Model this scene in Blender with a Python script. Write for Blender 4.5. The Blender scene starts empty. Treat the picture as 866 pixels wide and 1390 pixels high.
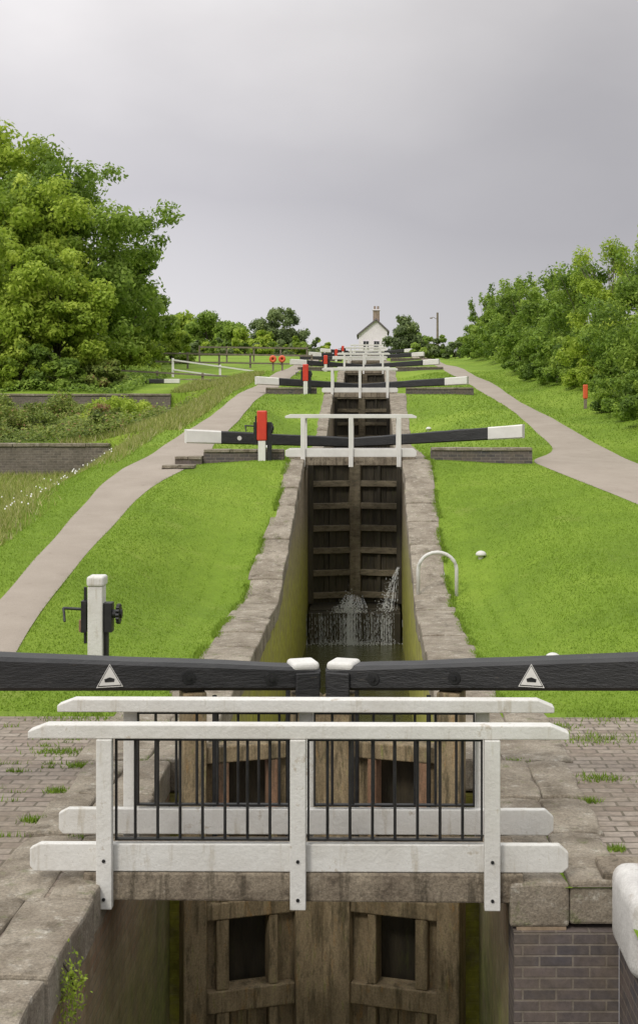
import bpy, bmesh, math, random
import numpy as np
from mathutils import Vector
random.seed(7); rng=np.random.default_rng(7)
scene=bpy.context.scene
col=scene.collection
V=math.radians

# ------------------------------------------------------------------ materials
def nt_new(name):
    m=bpy.data.materials.new(name); m.use_nodes=True
    nt=m.node_tree; b=nt.nodes['Principled BSDF']
    return m,nt,b
def N(nt,t,**k):
    n=nt.nodes.new(t)
    for a,v in k.items(): setattr(n,a,v)
    return n
def noise(nt,vec,scale,detail=5,rough=.6):
    n=N(nt,'ShaderNodeTexNoise'); n.inputs['Scale'].default_value=scale
    n.inputs['Detail'].default_value=detail; n.inputs['Roughness'].default_value=rough
    nt.links.new(vec,n.inputs['Vector']); return n.outputs['Fac']
def ramp(nt,fac,stops):
    r=N(nt,'ShaderNodeValToRGB'); e=r.color_ramp.elements
    while len(e)<len(stops): e.new(.5)
    for i,(p,c) in enumerate(stops):
        e[i].position=p; e[i].color=(c[0],c[1],c[2],1) if hasattr(c,'__len__') else (c,c,c,1)
    nt.links.new(fac,r.inputs['Fac']); return r.outputs['Color']
def mix(nt,fac,a,b,mode='MIX'):
    m=N(nt,'ShaderNodeMix',data_type='RGBA',blend_type=mode)
    for s,v in ((0,fac),(6,a),(7,b)):
        if isinstance(v,(int,float)): m.inputs[s].default_value=v
        elif isinstance(v,tuple): m.inputs[s].default_value=(v[0],v[1],v[2],1)
        else: nt.links.new(v,m.inputs[s])
    return m.outputs[2]
def bump(nt,b,h,strength,dist=.02):
    n=N(nt,'ShaderNodeBump'); n.inputs['Strength'].default_value=strength
    n.inputs['Distance'].default_value=dist
    nt.links.new(h,n.inputs['Height']); nt.links.new(n.outputs['Normal'],b.inputs['Normal'])
def pos(nt):
    return N(nt,'ShaderNodeNewGeometry').outputs['Position']
def stretched(nt,p,s):
    mp=N(nt,'ShaderNodeMapping'); mp.inputs['Scale'].default_value=s
    nt.links.new(p,mp.inputs['Vector']); return mp.outputs['Vector']
def mat(name,c1,c2,scale=4,rough=.8,spots=None,bmp=.3,bscale=30,metallic=0,stretch=None,drip=None,soft=.06,grain=0):
    m,nt,b=nt_new(name); p=pos(nt)
    p2=stretched(nt,p,stretch) if stretch else p
    f=noise(nt,p2,scale,6,.65)
    c=ramp(nt,f,[(.32,c1),(.68,c2)])
    for sp in (spots or []):
        cc,sc,th=sp
        g=noise(nt,p2,sc,7,.75)
        c=mix(nt,ramp(nt,g,[(th,0.),(min(th+soft,1),.9)]),c,cc)
    if drip:
        cc,th=drip
        g=noise(nt,stretched(nt,p,(9,9,1.2)),1.6,5,.65)
        c=mix(nt,ramp(nt,g,[(th,0.),(th+.12,.75)]),c,cc)
    if grain:
        c=mix(nt,grain,c,ramp(nt,noise(nt,p,55,5,.8),[(.32,.35),(.65,1.25)]),'MULTIPLY')
    nt.links.new(c,b.inputs['Base Color'])
    b.inputs['Roughness'].default_value=rough; b.inputs['Metallic'].default_value=metallic
    if bmp: bump(nt,b,noise(nt,p2,bscale,6,.7),bmp)
    return m
def brick(name,c1,c2,mortar,axes,w=.225,h=.075,dirt=None,zmoss=None,rough=.85,ms=.008,streak=(.07,.05,.03)):
    m,nt,b=nt_new(name); p=pos(nt)
    s=N(nt,'ShaderNodeSeparateXYZ'); nt.links.new(p,s.inputs[0])
    cb=N(nt,'ShaderNodeCombineXYZ')
    nt.links.new(s.outputs[axes[0]],cb.inputs[0]); nt.links.new(s.outputs[axes[1]],cb.inputs[1])
    br=N(nt,'ShaderNodeTexBrick'); nt.links.new(cb.outputs[0],br.inputs['Vector'])
    br.inputs['Scale'].default_value=1; br.inputs['Brick Width'].default_value=w; br.inputs['Row Height'].default_value=h
    br.inputs['Mortar Size'].default_value=ms; br.inputs['Mortar Smooth'].default_value=.3
    br.inputs['Color1'].default_value=(*c1,1); br.inputs['Color2'].default_value=(*c2,1); br.inputs['Mortar'].default_value=(*mortar,1)
    f=noise(nt,p,1.3,6,.7)
    c=mix(nt,ramp(nt,f,[(.4,0.),(.7,.75)]),br.outputs['Color'],dirt or (.1,.08,.06))
    f2=noise(nt,p,14,4,.7)
    c=mix(nt,.6,c,ramp(nt,f2,[(.3,.35),(.7,1.1)]),'MULTIPLY')
    if zmoss:
        g=noise(nt,stretched(nt,p,(2.5,2.5,.35)),1.5,6,.7)
        c=mix(nt,ramp(nt,g,[(.48,0.),(.62,.7)]),c,streak)
        r=N(nt,'ShaderNodeMapRange'); r.inputs[1].default_value=zmoss[0]; r.inputs[2].default_value=zmoss[1]
        nt.links.new(s.outputs[2],r.inputs[0])
        a=N(nt,'ShaderNodeMath',operation='MULTIPLY_ADD'); nt.links.new(noise(nt,p,2.2,6,.75),a.inputs[0])
        a.inputs[1].default_value=3; a.inputs[2].default_value=-.55
        q=N(nt,'ShaderNodeMath',operation='MULTIPLY',use_clamp=True)
        nt.links.new(a.outputs[0],q.inputs[0]); nt.links.new(r.outputs[0],q.inputs[1])
        mc=ramp(nt,noise(nt,p,5,6,.75),[(.35,tuple(v*.45 for v in zmoss[2])),(.65,zmoss[2])])
        c=mix(nt,q.outputs[0],c,mc)
    nt.links.new(c,b.inputs['Base Color']); b.inputs['Roughness'].default_value=rough
    h_=mix(nt,.35,br.outputs['Fac'],f2)
    bn=N(nt,'ShaderNodeBump'); bn.invert=True; bn.inputs['Strength'].default_value=.6; bn.inputs['Distance'].default_value=.012
    nt.links.new(h_,bn.inputs['Height']); nt.links.new(bn.outputs['Normal'],b.inputs['Normal'])
    return m
def leafmat(name,stops,trans=.35):
    m,nt,b=nt_new(name)
    a=N(nt,'ShaderNodeAttribute'); a.attribute_name='shade'
    c=ramp(nt,a.outputs['Fac'],stops)
    nt.links.new(c,b.inputs['Base Color']); b.inputs['Roughness'].default_value=.6
    b.inputs['Specular IOR Level'].default_value=.3
    t=N(nt,'ShaderNodeBsdfTranslucent'); nt.links.new(c,t.inputs['Color'])
    ms=N(nt,'ShaderNodeMixShader'); ms.inputs[0].default_value=trans
    nt.links.new(b.outputs[0],ms.inputs[1]); nt.links.new(t.outputs[0],ms.inputs[2])
    nt.links.new(ms.outputs[0],nt.nodes['Material Output'].inputs['Surface'])
    return m

M={}
M['white']=mat('white_paint',(.56,.54,.5),(.67,.66,.63),2.5,.55,spots=[((.44,.39,.32),5,.6),((.17,.13,.09),24,.67)],bmp=.35,bscale=25,drip=((.45,.41,.34),.57),grain=.12)
M['whitefar']=mat('white_paint_clean',(.6,.58,.55),(.7,.68,.65),3,.6,bmp=0)
M['black']=mat('black_paint',(.01,.01,.011),(.026,.025,.026),3,.5,spots=[((.07,.06,.05),7,.62),((.22,.2,.17),34,.69)],bmp=.6,bscale=12,stretch=(1,1,4))
M['iron']=mat('black_iron',(.012,.012,.013),(.03,.03,.03),8,.45,bmp=.2,bscale=50,metallic=.3)
M['red']=mat('red_paint',(.5,.03,.015),(.62,.05,.02),4,.45,bmp=.05)
M['orange']=mat('orange_plastic',(.6,.09,.03),(.7,.12,.04),4,.5,bmp=0)
M['wood']=mat('wet_gate_timber',(.19,.14,.075),(.39,.3,.18),3,.75,spots=[((.07,.06,.03),4,.55),((.36,.2,.06),3.5,.56),((.2,.21,.05),6,.57),((.45,.41,.33),18,.64)],bmp=.8,bscale=14,stretch=(3,3,.8),drip=((.09,.07,.035),.52),soft=.14,grain=.6)
M['rust']=mat('rust_timber',(.22,.12,.07),(.34,.2,.12),4,.8,spots=[((.12,.08,.05),9,.56)],bmp=.5,stretch=(3,3,.8),drip=((.1,.07,.04),.52),soft=.12,grain=.5)
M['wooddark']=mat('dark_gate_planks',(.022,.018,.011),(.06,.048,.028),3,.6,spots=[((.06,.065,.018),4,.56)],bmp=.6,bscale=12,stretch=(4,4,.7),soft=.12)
M['woodrail']=mat('weathered_gate_rail',(.09,.07,.045),(.2,.165,.105),3,.7,spots=[((.04,.038,.02),5,.52),((.13,.13,.035),8,.58)],bmp=.6,bscale=12,stretch=(.8,4,4),soft=.12)
M['stone']=mat('lichen_stone',(.18,.145,.105),(.35,.305,.24),2.0,.95,spots=[((.47,.44,.38),8,.56),((.09,.07,.045),3.2,.52),((.11,.13,.035),5.5,.57),((.5,.48,.43),22,.62)],bmp=1,bscale=13,soft=.16,grain=.75)
M['slab']=mat('stained_concrete',(.16,.125,.09),(.31,.26,.19),3,.9,spots=[((.08,.06,.04),5,.52),((.44,.4,.34),9,.6)],bmp=.9,bscale=14,drip=((.07,.055,.035),.52),soft=.14,grain=.75)
M['whitestone']=mat('white_painted_stone',(.45,.43,.41),(.62,.6,.57),3,.8,spots=[((.3,.25,.2),4,.56),((.2,.16,.12),18,.64)],bmp=.5,bscale=12,soft=.14,grain=.3)
M['chamber']=brick('chamber_brick',(.28,.21,.15),(.38,.31,.22),(.34,.3,.22),(1,2),dirt=(.22,.18,.11),zmoss=(.9,-.9,(.46,.45,.06)),streak=(.15,.12,.07))
M['tail']=brick('tail_brick',(.32,.19,.13),(.42,.31,.22),(.3,.25,.2),(1,2),dirt=(.24,.18,.12),zmoss=(-.2,-2.0,(.26,.27,.07)),streak=(.18,.12,.07))
M['bluebrick']=brick('blue_brick',(.07,.065,.075),(.15,.12,.115),(.22,.19,.16),(0,2),dirt=(.17,.13,.09))
M['bluebricky']=brick('blue_brick_side',(.06,.06,.075),(.13,.1,.1),(.2,.17,.14),(1,2),dirt=(.14,.1,.07))
M['oldwall']=brick('old_wall_brick',(.14,.115,.1),(.22,.18,.15),(.26,.23,.19),(0,2),dirt=(.12,.1,.075))
M['paving']=brick('brick_paving',(.23,.175,.14),(.35,.295,.245),(.12,.1,.07),(0,1),w=.25,h=.13,dirt=(.22,.18,.13),ms=.012)
M['chimneybrick']=brick('chimney_brick',(.34,.22,.16),(.42,.3,.23),(.36,.34,.3),(0,2))
M['path']=mat('worn_path_surface',(.28,.235,.19),(.34,.29,.24),.9,.95,spots=[((.245,.2,.16),2.2,.58),((.42,.37,.32),45,.64)],bmp=.3,bscale=90,soft=.15,grain=.25)
M['render']=mat('white_render',(.7,.63,.7),(.8,.73,.8),1.5,.8,bmp=.05)
M['slate']=mat('roof_slate',(.12,.1,.11),(.18,.155,.17),6,.9,bmp=.3,stretch=(1,1,4))
M['glass']=mat('window_glass',(.02,.022,.025),(.035,.04,.045),2,.15,bmp=0)
M['bark']=mat('bark',(.05,.04,.03),(.11,.09,.065),6,.9,bmp=.8,bscale=20,stretch=(3,3,.6))
M['polewood']=mat('pole_timber',(.14,.11,.085),(.23,.19,.15),5,.8,bmp=.1)
M['leafA']=leafmat('leaf_deep_green',[(0,(.09,.15,.02)),(.5,(.215,.32,.045)),(1,(.38,.5,.09))],.47)
M['leafH']=leafmat('leaf_hedge_green',[(0,(.075,.13,.017)),(.5,(.185,.29,.036)),(1,(.35,.46,.07))],.44)
M['leafB']=leafmat('leaf_light_green',[(0,(.14,.215,.02)),(.5,(.32,.43,.045)),(1,(.53,.62,.1))],.47)
M['leafC']=leafmat('leaf_grey_green',[(0,(.08,.105,.045)),(.5,(.17,.23,.085)),(1,(.3,.36,.14))],.44)  # far foliage: distance haze is put into the leaf colour
M['leafD']=leafmat('leaf_bramble',[(0,(.07,.1,.02)),(.5,(.18,.24,.04)),(.8,(.29,.34,.07)),(.93,(.3,.25,.09)),(1,(.33,.19,.1))],.38)
M['blade']=leafmat('grass_blade',[(0,(.12,.19,.018)),(.5,(.2,.31,.028)),(1,(.3,.4,.06))],.3)
M['hay']=leafmat('long_grass_blade',[(0,(.15,.19,.03)),(.5,(.28,.32,.07)),(.8,(.42,.39,.15)),(1,(.5,.45,.26))],.3)

m,nt,b=nt_new('grass_ground'); p=pos(nt)
c=ramp(nt,noise(nt,p,.35,6,.6),[(.3,(.13,.21,.018)),(.5,(.185,.285,.025)),(.72,(.25,.345,.04))])
c=mix(nt,.5,c,ramp(nt,noise(nt,p,5,7,.75),[(.28,.7),(.7,1.15)]),'MULTIPLY')
c=mix(nt,.6,c,ramp(nt,noise(nt,p,45,4,.8),[(.3,.5),(.7,1.25)]),'MULTIPLY')
c=mix(nt,ramp(nt,noise(nt,p,.9,5,.7),[(.58,0.),(.74,.35)]),c,(.33,.33,.1))
nt.links.new(c,b.inputs['Base Color']); b.inputs['Roughness'].default_value=.9; b.inputs['Specular IOR Level'].default_value=.2
bump(nt,b,noise(nt,p,60,4,.8),.7,.03); M['grass']=m
m,nt,b=nt_new('lock_water'); p=pos(nt)
b.inputs['Base Color'].default_value=(.07,.07,.02,1); b.inputs['Roughness'].default_value=.08
bump(nt,b,noise(nt,p,6,4,.6),.5,.05); M['water']=m
m,nt,b=nt_new('white_foam_water')
b.inputs['Base Color'].default_value=(.85,.87,.88,1); b.inputs['Roughness'].default_value=.3
b.inputs['Alpha'].default_value=.5; M['foam']=m

# ------------------------------------------------------------------ mesh helpers
class MB:
    def __init__(s,T=None): s.v=[];s.f=[];s.m=[];s.T=T or (lambda x,y,z:(x,y,z))
    def poly(s,pts,faces,mi=0):
        o=len(s.v); s.v+= [s.T(*p) for p in pts]
        for f in faces: s.f.append([i+o for i in f]); s.m.append(mi)
    def box(s,x0,x1,y0,y1,z0,z1,mi=0,j=0):
        pts=[(x0,y0,z0),(x1,y0,z0),(x1,y1,z0),(x0,y1,z0),(x0,y0,z1),(x1,y0,z1),(x1,y1,z1),(x0,y1,z1)]
        if j: pts=[tuple(c+random.uniform(-j,j) for c in q) for q in pts]
        s.hexa(pts,mi)
    def hexa(s,pts,mi=0):
        s.poly(pts,[(0,3,2,1),(4,5,6,7),(0,1,5,4),(1,2,6,5),(2,3,7,6),(3,0,4,7)],mi)
    def prism(s,prof,y0,y1,mi=0):
        n=len(prof); pts=[(x,y0,z) for x,z in prof]+[(x,y1,z) for x,z in prof]
        s.poly(pts,[tuple(range(n)),tuple(range(2*n-1,n-1,-1))]+[(i,i+n,(i+1)%n+n,(i+1)%n) for i in range(n)],mi)
    def tube(s,path,rad,n=8,mi=0,cap=True):
        path=[Vector(p) for p in path]; rs=rad if isinstance(rad,(list,tuple)) else [rad]*len(path)
        pts=[]
        for i,p in enumerate(path):
            d=(path[min(i+1,len(path)-1)]-path[max(i-1,0)]).normalized()
            a=d.cross(Vector((0,0,1))) if abs(d.z)<.95 else d.cross(Vector((0,1,0)))
            a.normalize(); bb=d.cross(a)
            for k in range(n):
                t=2*math.pi*k/n; q=p+(a*math.cos(t)+bb*math.sin(t))*rs[i]; pts.append(tuple(q))
        F=[]
        for i in range(len(path)-1):
            for k in range(n):
                F.append((i*n+k,i*n+(k+1)%n,(i+1)*n+(k+1)%n,(i+1)*n+k))
        if cap: F+= [tuple(range(n-1,-1,-1)),tuple(range((len(path)-1)*n,len(path)*n))]
        s.poly(pts,F,mi)
def meshobj(name,mb,mats,parent=None,bevel=0,smooth=False,recalc=True,segs=2):
    me=bpy.data.meshes.new(name); me.from_pydata(mb.v,[],mb.f)
    for x in mats: me.materials.append(x)
    me.polygons.foreach_set('material_index',mb.m)
    if recalc:
        bm=bmesh.new(); bm.from_mesh(me); bmesh.ops.recalc_face_normals(bm,faces=bm.faces); bm.to_mesh(me); bm.free()
    if smooth: me.polygons.foreach_set('use_smooth',[True]*len(me.polygons))
    o=bpy.data.objects.new(name,me); col.objects.link(o)
    if parent: o.parent=parent
    if bevel:
        md=o.modifiers.new('bevel','BEVEL'); md.width=bevel; md.segments=segs; md.limit_method='ANGLE'
    return o
def empty(name,loc,label,cat,group=None):
    o=bpy.data.objects.new(name,None); o.location=loc; o.empty_display_size=.3; col.objects.link(o)
    o['label']=label; o['category']=cat
    if group: o['group']=group
    return o
def tag(o,label=None,cat=None,kind=None,group=None):
    if label: o['label']=label
    if cat: o['category']=cat
    if kind: o['kind']=kind
    if group: o['group']=group
    return o
def npmesh(name,verts,k,mat_,shade,parent=None):
    n=len(verts)//k
    me=bpy.data.meshes.new(name)
    me.vertices.add(len(verts)); me.vertices.foreach_set('co',np.asarray(verts,dtype=np.float32).ravel())
    me.loops.add(n*k); me.loops.foreach_set('vertex_index',np.arange(n*k,dtype=np.int32))
    me.polygons.add(n); me.polygons.foreach_set('loop_start',np.arange(0,n*k,k,dtype=np.int32))
    me.polygons.foreach_set('loop_total',np.full(n,k,dtype=np.int32))
    me.update(calc_edges=True)
    at=me.attributes.new('shade','FLOAT','POINT'); at.data.foreach_set('value',np.repeat(np.clip(shade,0,1),k).astype(np.float32))
    me.materials.append(mat_)
    o=bpy.data.objects.new(name,me); col.objects.link(o)
    if parent: o.parent=parent
    return o

# ------------------------------------------------------------------ terrain
CX=-.43
CP=[(-50,0),(22.5,0),(31,2.1),(45,2.1),(54,4.0),(68.5,4.0),(77.5,5.7),(92,5.7),(100.5,7.2),(115,7.2),(123.5,8.6),(140,9.3),(900,9.3)]
SP=[(-50,0),(14,0),(31,1.95),(34,2.15),(37,2.4),(54,3.95),(77,5.75),(100,7.25),(123.5,8.65),(140,9.3),(900,9.3)]
def Cp(y): return np.interp(y,[a for a,_ in CP],[b for _,b in CP])
def Sp(y): return np.interp(y,[a for a,_ in SP],[b for _,b in SP])
def sst(a,b,x):
    t=np.clip((x-a)/(b-a),0,1); return t*t*(3-2*t)
def H(x,y):
    x=np.asarray(x,float); y=np.asarray(y,float)
    d=np.abs(x-CX); t=sst(2.0,4.2,d)
    z=Cp(y)*(1-t)+Sp(y)*t
    z=z+ .05*np.sin(x*.9+y*.35)*sst(2.6,5,d)*sst(14,20,y)
    dl=np.interp(y,[14,20,39.95,40.25,57,61.9,62.2,90,140],[0,.9,1.25,.4,1.35,1.5,.45,.2,0])
    z=z-dl*sst(6.3,9.0,-x)
    z=z+.5*sst(6.6,9.5,x)*sst(20,34,y)
    return z
xs=sorted(set([-300,-200,-140,-100,-75,-60,-50,-42,-36]+[round(v,3) for v in np.arange(-32,-12,1.0)]+[round(v,3) for v in np.arange(-12,-2.2,.35)]+[-1.93,-1,0,1.3,1.62]+[round(v,3) for v in np.arange(1.9,13,.35)]+[13.5,15,17,20,25,32,42,60,80,110,150,220,300]))
ys=sorted(set([-40,-20,-10,0,4,7,8.95]+[round(v,3) for v in np.arange(9.5,62,.5)]+[39.95,40.25,61.9,62.2,135]+[round(v,3) for v in np.arange(63,142,1.0)]+[145,150,160,175,200,250,320,420,560,800]))
X,Y=np.meshgrid(xs,ys); Z=H(X,Y)
nx=len(xs); vv=np.stack([X.ravel(),Y.ravel(),Z.ravel()],1)
ff=[]
for j in range(len(ys)-1):
    cy=(ys[j]+ys[j+1])/2
    for i in range(nx-1):
        cx=(xs[i]+xs[i+1])/2
        if -1.93<cx<1.3 and cy<135: continue
        if 1.3<cx<1.62 and cy<8.95: continue
        ff.append((j*nx+i,j*nx+i+1,(j+1)*nx+i+1,(j+1)*nx+i))
me=bpy.data.meshes.new('ground'); me.from_pydata(vv.tolist(),[],ff); me.materials.append(M['grass'])
me.polygons.foreach_set('use_smooth',[True]*len(me.polygons))
g=bpy.data.objects.new('ground',me); col.objects.link(g); tag(g,'mown grass hillside rising beside the flight of locks','grass',kind='structure')

def sheet(name,rows,off,mt,ncol=6,step=.5):
    ya=[r[0] for r in rows]
    yy=np.arange(ya[0],ya[-1]+.001,step)
    xl=np.interp(yy,ya,[r[1] for r in rows]); xr=np.interp(yy,ya,[r[2] for r in rows])
    k=np.ones(3)/3
    if len(yy)>8 and len(rows)>2:
        for _ in range(3):
            xl[1:-1]=np.convolve(xl,k,'valid'); xr[1:-1]=np.convolve(xr,k,'valid')
        xl=xl+.012*np.sin(yy*1.7); xr=xr+.012*np.sin(yy*1.3+1)
    mb=MB()
    for i,y in enumerate(yy):
        for c in range(ncol+1):
            x=xl[i]+(xr[i]-xl[i])*c/ncol; o_=off if 0<c<ncol or off<.01 else off-.016; mb.v.append((x,y,float(H(x,y))+o_))
    for i in range(len(yy)-1):
        for c in range(ncol):
            a=i*(ncol+1)+c; mb.f.append((a,a+1,a+ncol+2,a+ncol+1)); mb.m.append(0)
    return meshobj(name,mb,[mt],smooth=True,recalc=False)
PL=[(12,-4.95,-3.9),(16,-5.1,-4.35),(18.9,-5.25,-4.58),(22,-5.45,-4.7),(26.4,-5.75,-4.8),(29,-5.9,-4.7),(31,-5.85,-4.2),(33,-5.65,-4.1),(36.6,-5.6,-4.35),(50.7,-5.5,-4.5),(60,-5.4,-4.3),(80,-5.2,-4.2),(120,-4.6,-3.8),(135,-4.4,-3.6)]
PR=[(20,6.6,8.4),(26,5.2,7.4),(29,4.45,6.9),(30.8,3.95,6.6),(31.9,3.75,6.5),(33.2,4.2,6.4),(35.7,4.95,6.3),(38.8,4.96,6.1),(46.9,4.9,5.8),(52.7,4.83,5.7),(65.9,4.4,5.6),(73,4.3,5.5),(90,3.9,5.0),(120,3.4,4.4),(135,3.2,4.2)]
tag(sheet('left_footpath',PL,.022,M['path'],ncol=8),'pale gravelled towpath climbing beside the locks','path',kind='structure')
tag(sheet('right_footpath',PR,.022,M['path'],ncol=8),'pale gravelled footpath below the hedge','path',kind='structure')
def inpath(x,y,pad=0):
    r=np.zeros(len(x),bool)
    for P in (PL,PR):
        a=[q[0] for q in P]; xl=np.interp(y,a,[q[1] for q in P]); xr=np.interp(y,a,[q[2] for q in P])
        r|=(x>xl-pad)&(x<xr+pad)&(y>a[0])
    return r
tag(sheet('brick_paving',[(-6,-9,-2.1),(14.2,-9,-2.1)],.006,M['paving'],ncol=3,step=.5),'worn brick paving beside the lock','paving',kind='structure')
tag(sheet('brick_paving',[(8.95,1.35,9),(14.2,1.35,9)],.006,M['paving'],ncol=3,step=.5),'worn brick paving beside the lock','paving',kind='structure')

# ------------------------------------------------------------------ lock walls
def lockwall(side,y0,y1,inner,outerf,mt,label,rows=1):
    t=empty('lock_wall',(0,0,0),label,'lock wall','lock chamber walls')
    cop=MB(); w=MB(); y=y0
    sgn=1 if side>0 else -1
    while y<y1-.05:
        L=min(random.uniform(.8,1.35),y1-y)
        if y1-y-L<.4: L=y1-y
        wi=inner+sgn*.025; wo=inner+sgn*.36
        z1,z2=float(Cp(y))-.27,float(Cp(y+L))-.27; e=.01 if y==y0 else 0
        w.hexa([(wi,y+e,-4.5),(wo,y+e,-4.5),(wo,y+L,-4.5),(wi,y+L,-4.5),(wi,y+e,z1),(wo,y+e,z1),(wo,y+L,z2),(wi,y+L,z2)])
        edges=[0,1] if rows==1 else [0,random.uniform(.4,.6),1]
        for r in range(len(edges)-1):
            a,bq=y+.009,y+L-.009
            if r==1: a+=random.uniform(-.0,.03)
            dz=random.uniform(-.008,.016)+(.008 if rows==2 else 0)
            jj=.02 if r==0 else .0
            di,do=(random.uniform(-jj,jj*.5) if r==0 else sgn*.012),(random.uniform(-.03,.03) if r==len(edges)-2 else 0)
            n=4; ts=[a+(bq-a)*k/n for k in range(n+1)]
            pts=[];F=[]
            for k,ty in enumerate(ts):
                o_=outerf(ty); i0=inner+(o_-inner)*edges[r]+di+random.uniform(-.01,.01); o0=inner+(o_-inner)*edges[r+1]+do+random.uniform(-.02,.02)
                zz=float(Cp(ty))+.025+dz+random.uniform(-.006,.006); mx=(i0+o0)/2
                pts+=[(i0,ty,zz-.3),(i0,ty,zz-random.uniform(0,.012)),(mx,ty,zz+.006),(o0,ty,zz-random.uniform(0,.014)),(o0,ty,zz-.3)]
            for k in range(n):
                for q in range(5): F.append((k*5+q,k*5+(q+1)%5,(k+1)*5+(q+1)%5,(k+1)*5+q))
            F+=[(0,1,2,3,4),tuple(n*5+q for q in (4,3,2,1,0))]
            cop.poly(pts,F)
        y+=L
    meshobj('coping',cop,[M['stone']],t,bevel=.022)
    meshobj('brick_face',w,[mt],t)
    return t
lab='deep brick lock wall with worn stone coping'
lockwall(-1,-8,12.1,-1.82,lambda y:-2.62,M['tail'],'rust stained brick lock wall with worn stone coping',2)
lockwall(1,8.95,12.1,.95,lambda y:1.74,M['tail'],'rust stained brick lock wall with worn stone coping',2)
lockwall(-1,12.1,14.3,-1.58,lambda y:-2.7,M['chamber'],lab,2)
lockwall(1,12.1,14.3,.72,lambda y:1.82,M['chamber'],lab,2)
ol=lambda y: float(np.interp(y,[14,20,24,27.5],[-2.3,-2.26,-2.18,-1.98])); orr=lambda y: float(np.interp(y,[14,20,25,30],[1.42,1.35,1.32,1.36]))
segs=[14.3,33.8,56.7,80.2,103.2,126.2,136]
for a,bq in zip(segs[:-1],segs[1:]):
    lockwall(-1,a,bq,-1.58,ol,M['chamber'],lab+(' and green moss' if a<15 else ''))
    lockwall(1,a,bq,.72,orr,M['chamber'],lab+(' and green moss' if a<15 else ''))
t=empty('wing_wall',(0,0,0),'blue brick wing wall closing the lock tail','wall')
mb=MB(); mb.box(.955,1.66,8.93,9.3,-4.5,-.29); meshobj('brick_face',mb,[M['bluebrick']],t)
mb=MB(); mb.box(1.66,2.1,-8,8.92,-4.5,-.02); meshobj('side_face',mb,[M['bluebricky']],t)
mb=MB(); mb.box(1.6,2.5,8.2,8.94,-.34,.2); o=meshobj('quoin_stone',mb,[M['whitestone']],bevel=.1,segs=5,smooth=True)
tag(o,'white painted rounded quoin stone at the lock tail','stone block')
mb=MB(); mb.box(1.56,2.3,8.98,9.35,-.02,.085,j=.01); o=meshobj('stone_sill',mb,[M['slab']],bevel=.02); tag(o,'brown stained stone behind a white quoin','stone block')

def water(name,y0,y1,z,x0=-1.75,x1=.95):
    mb=MB(); mb.poly([(x0,y0,z),(x1,y0,z),(x1,y1,z),(x0,y1,z)],[(0,1,2,3)])
    tag(meshobj(name,mb,[M['water']]),'still dark green water in the lock','water',kind='structure')
water('lower_water',-8,11.6,-2.95,-2,1.7)
water('chamber_water',11.7,33,-2.42)
for a,bq,z in ((33.9,56.3,.3),(56.8,79.8,2.1),(80.4,102.8,3.9),(103.4,125.8,5.5),(126.4,136,8.0)): water('chamber_water',a,bq,z)

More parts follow.
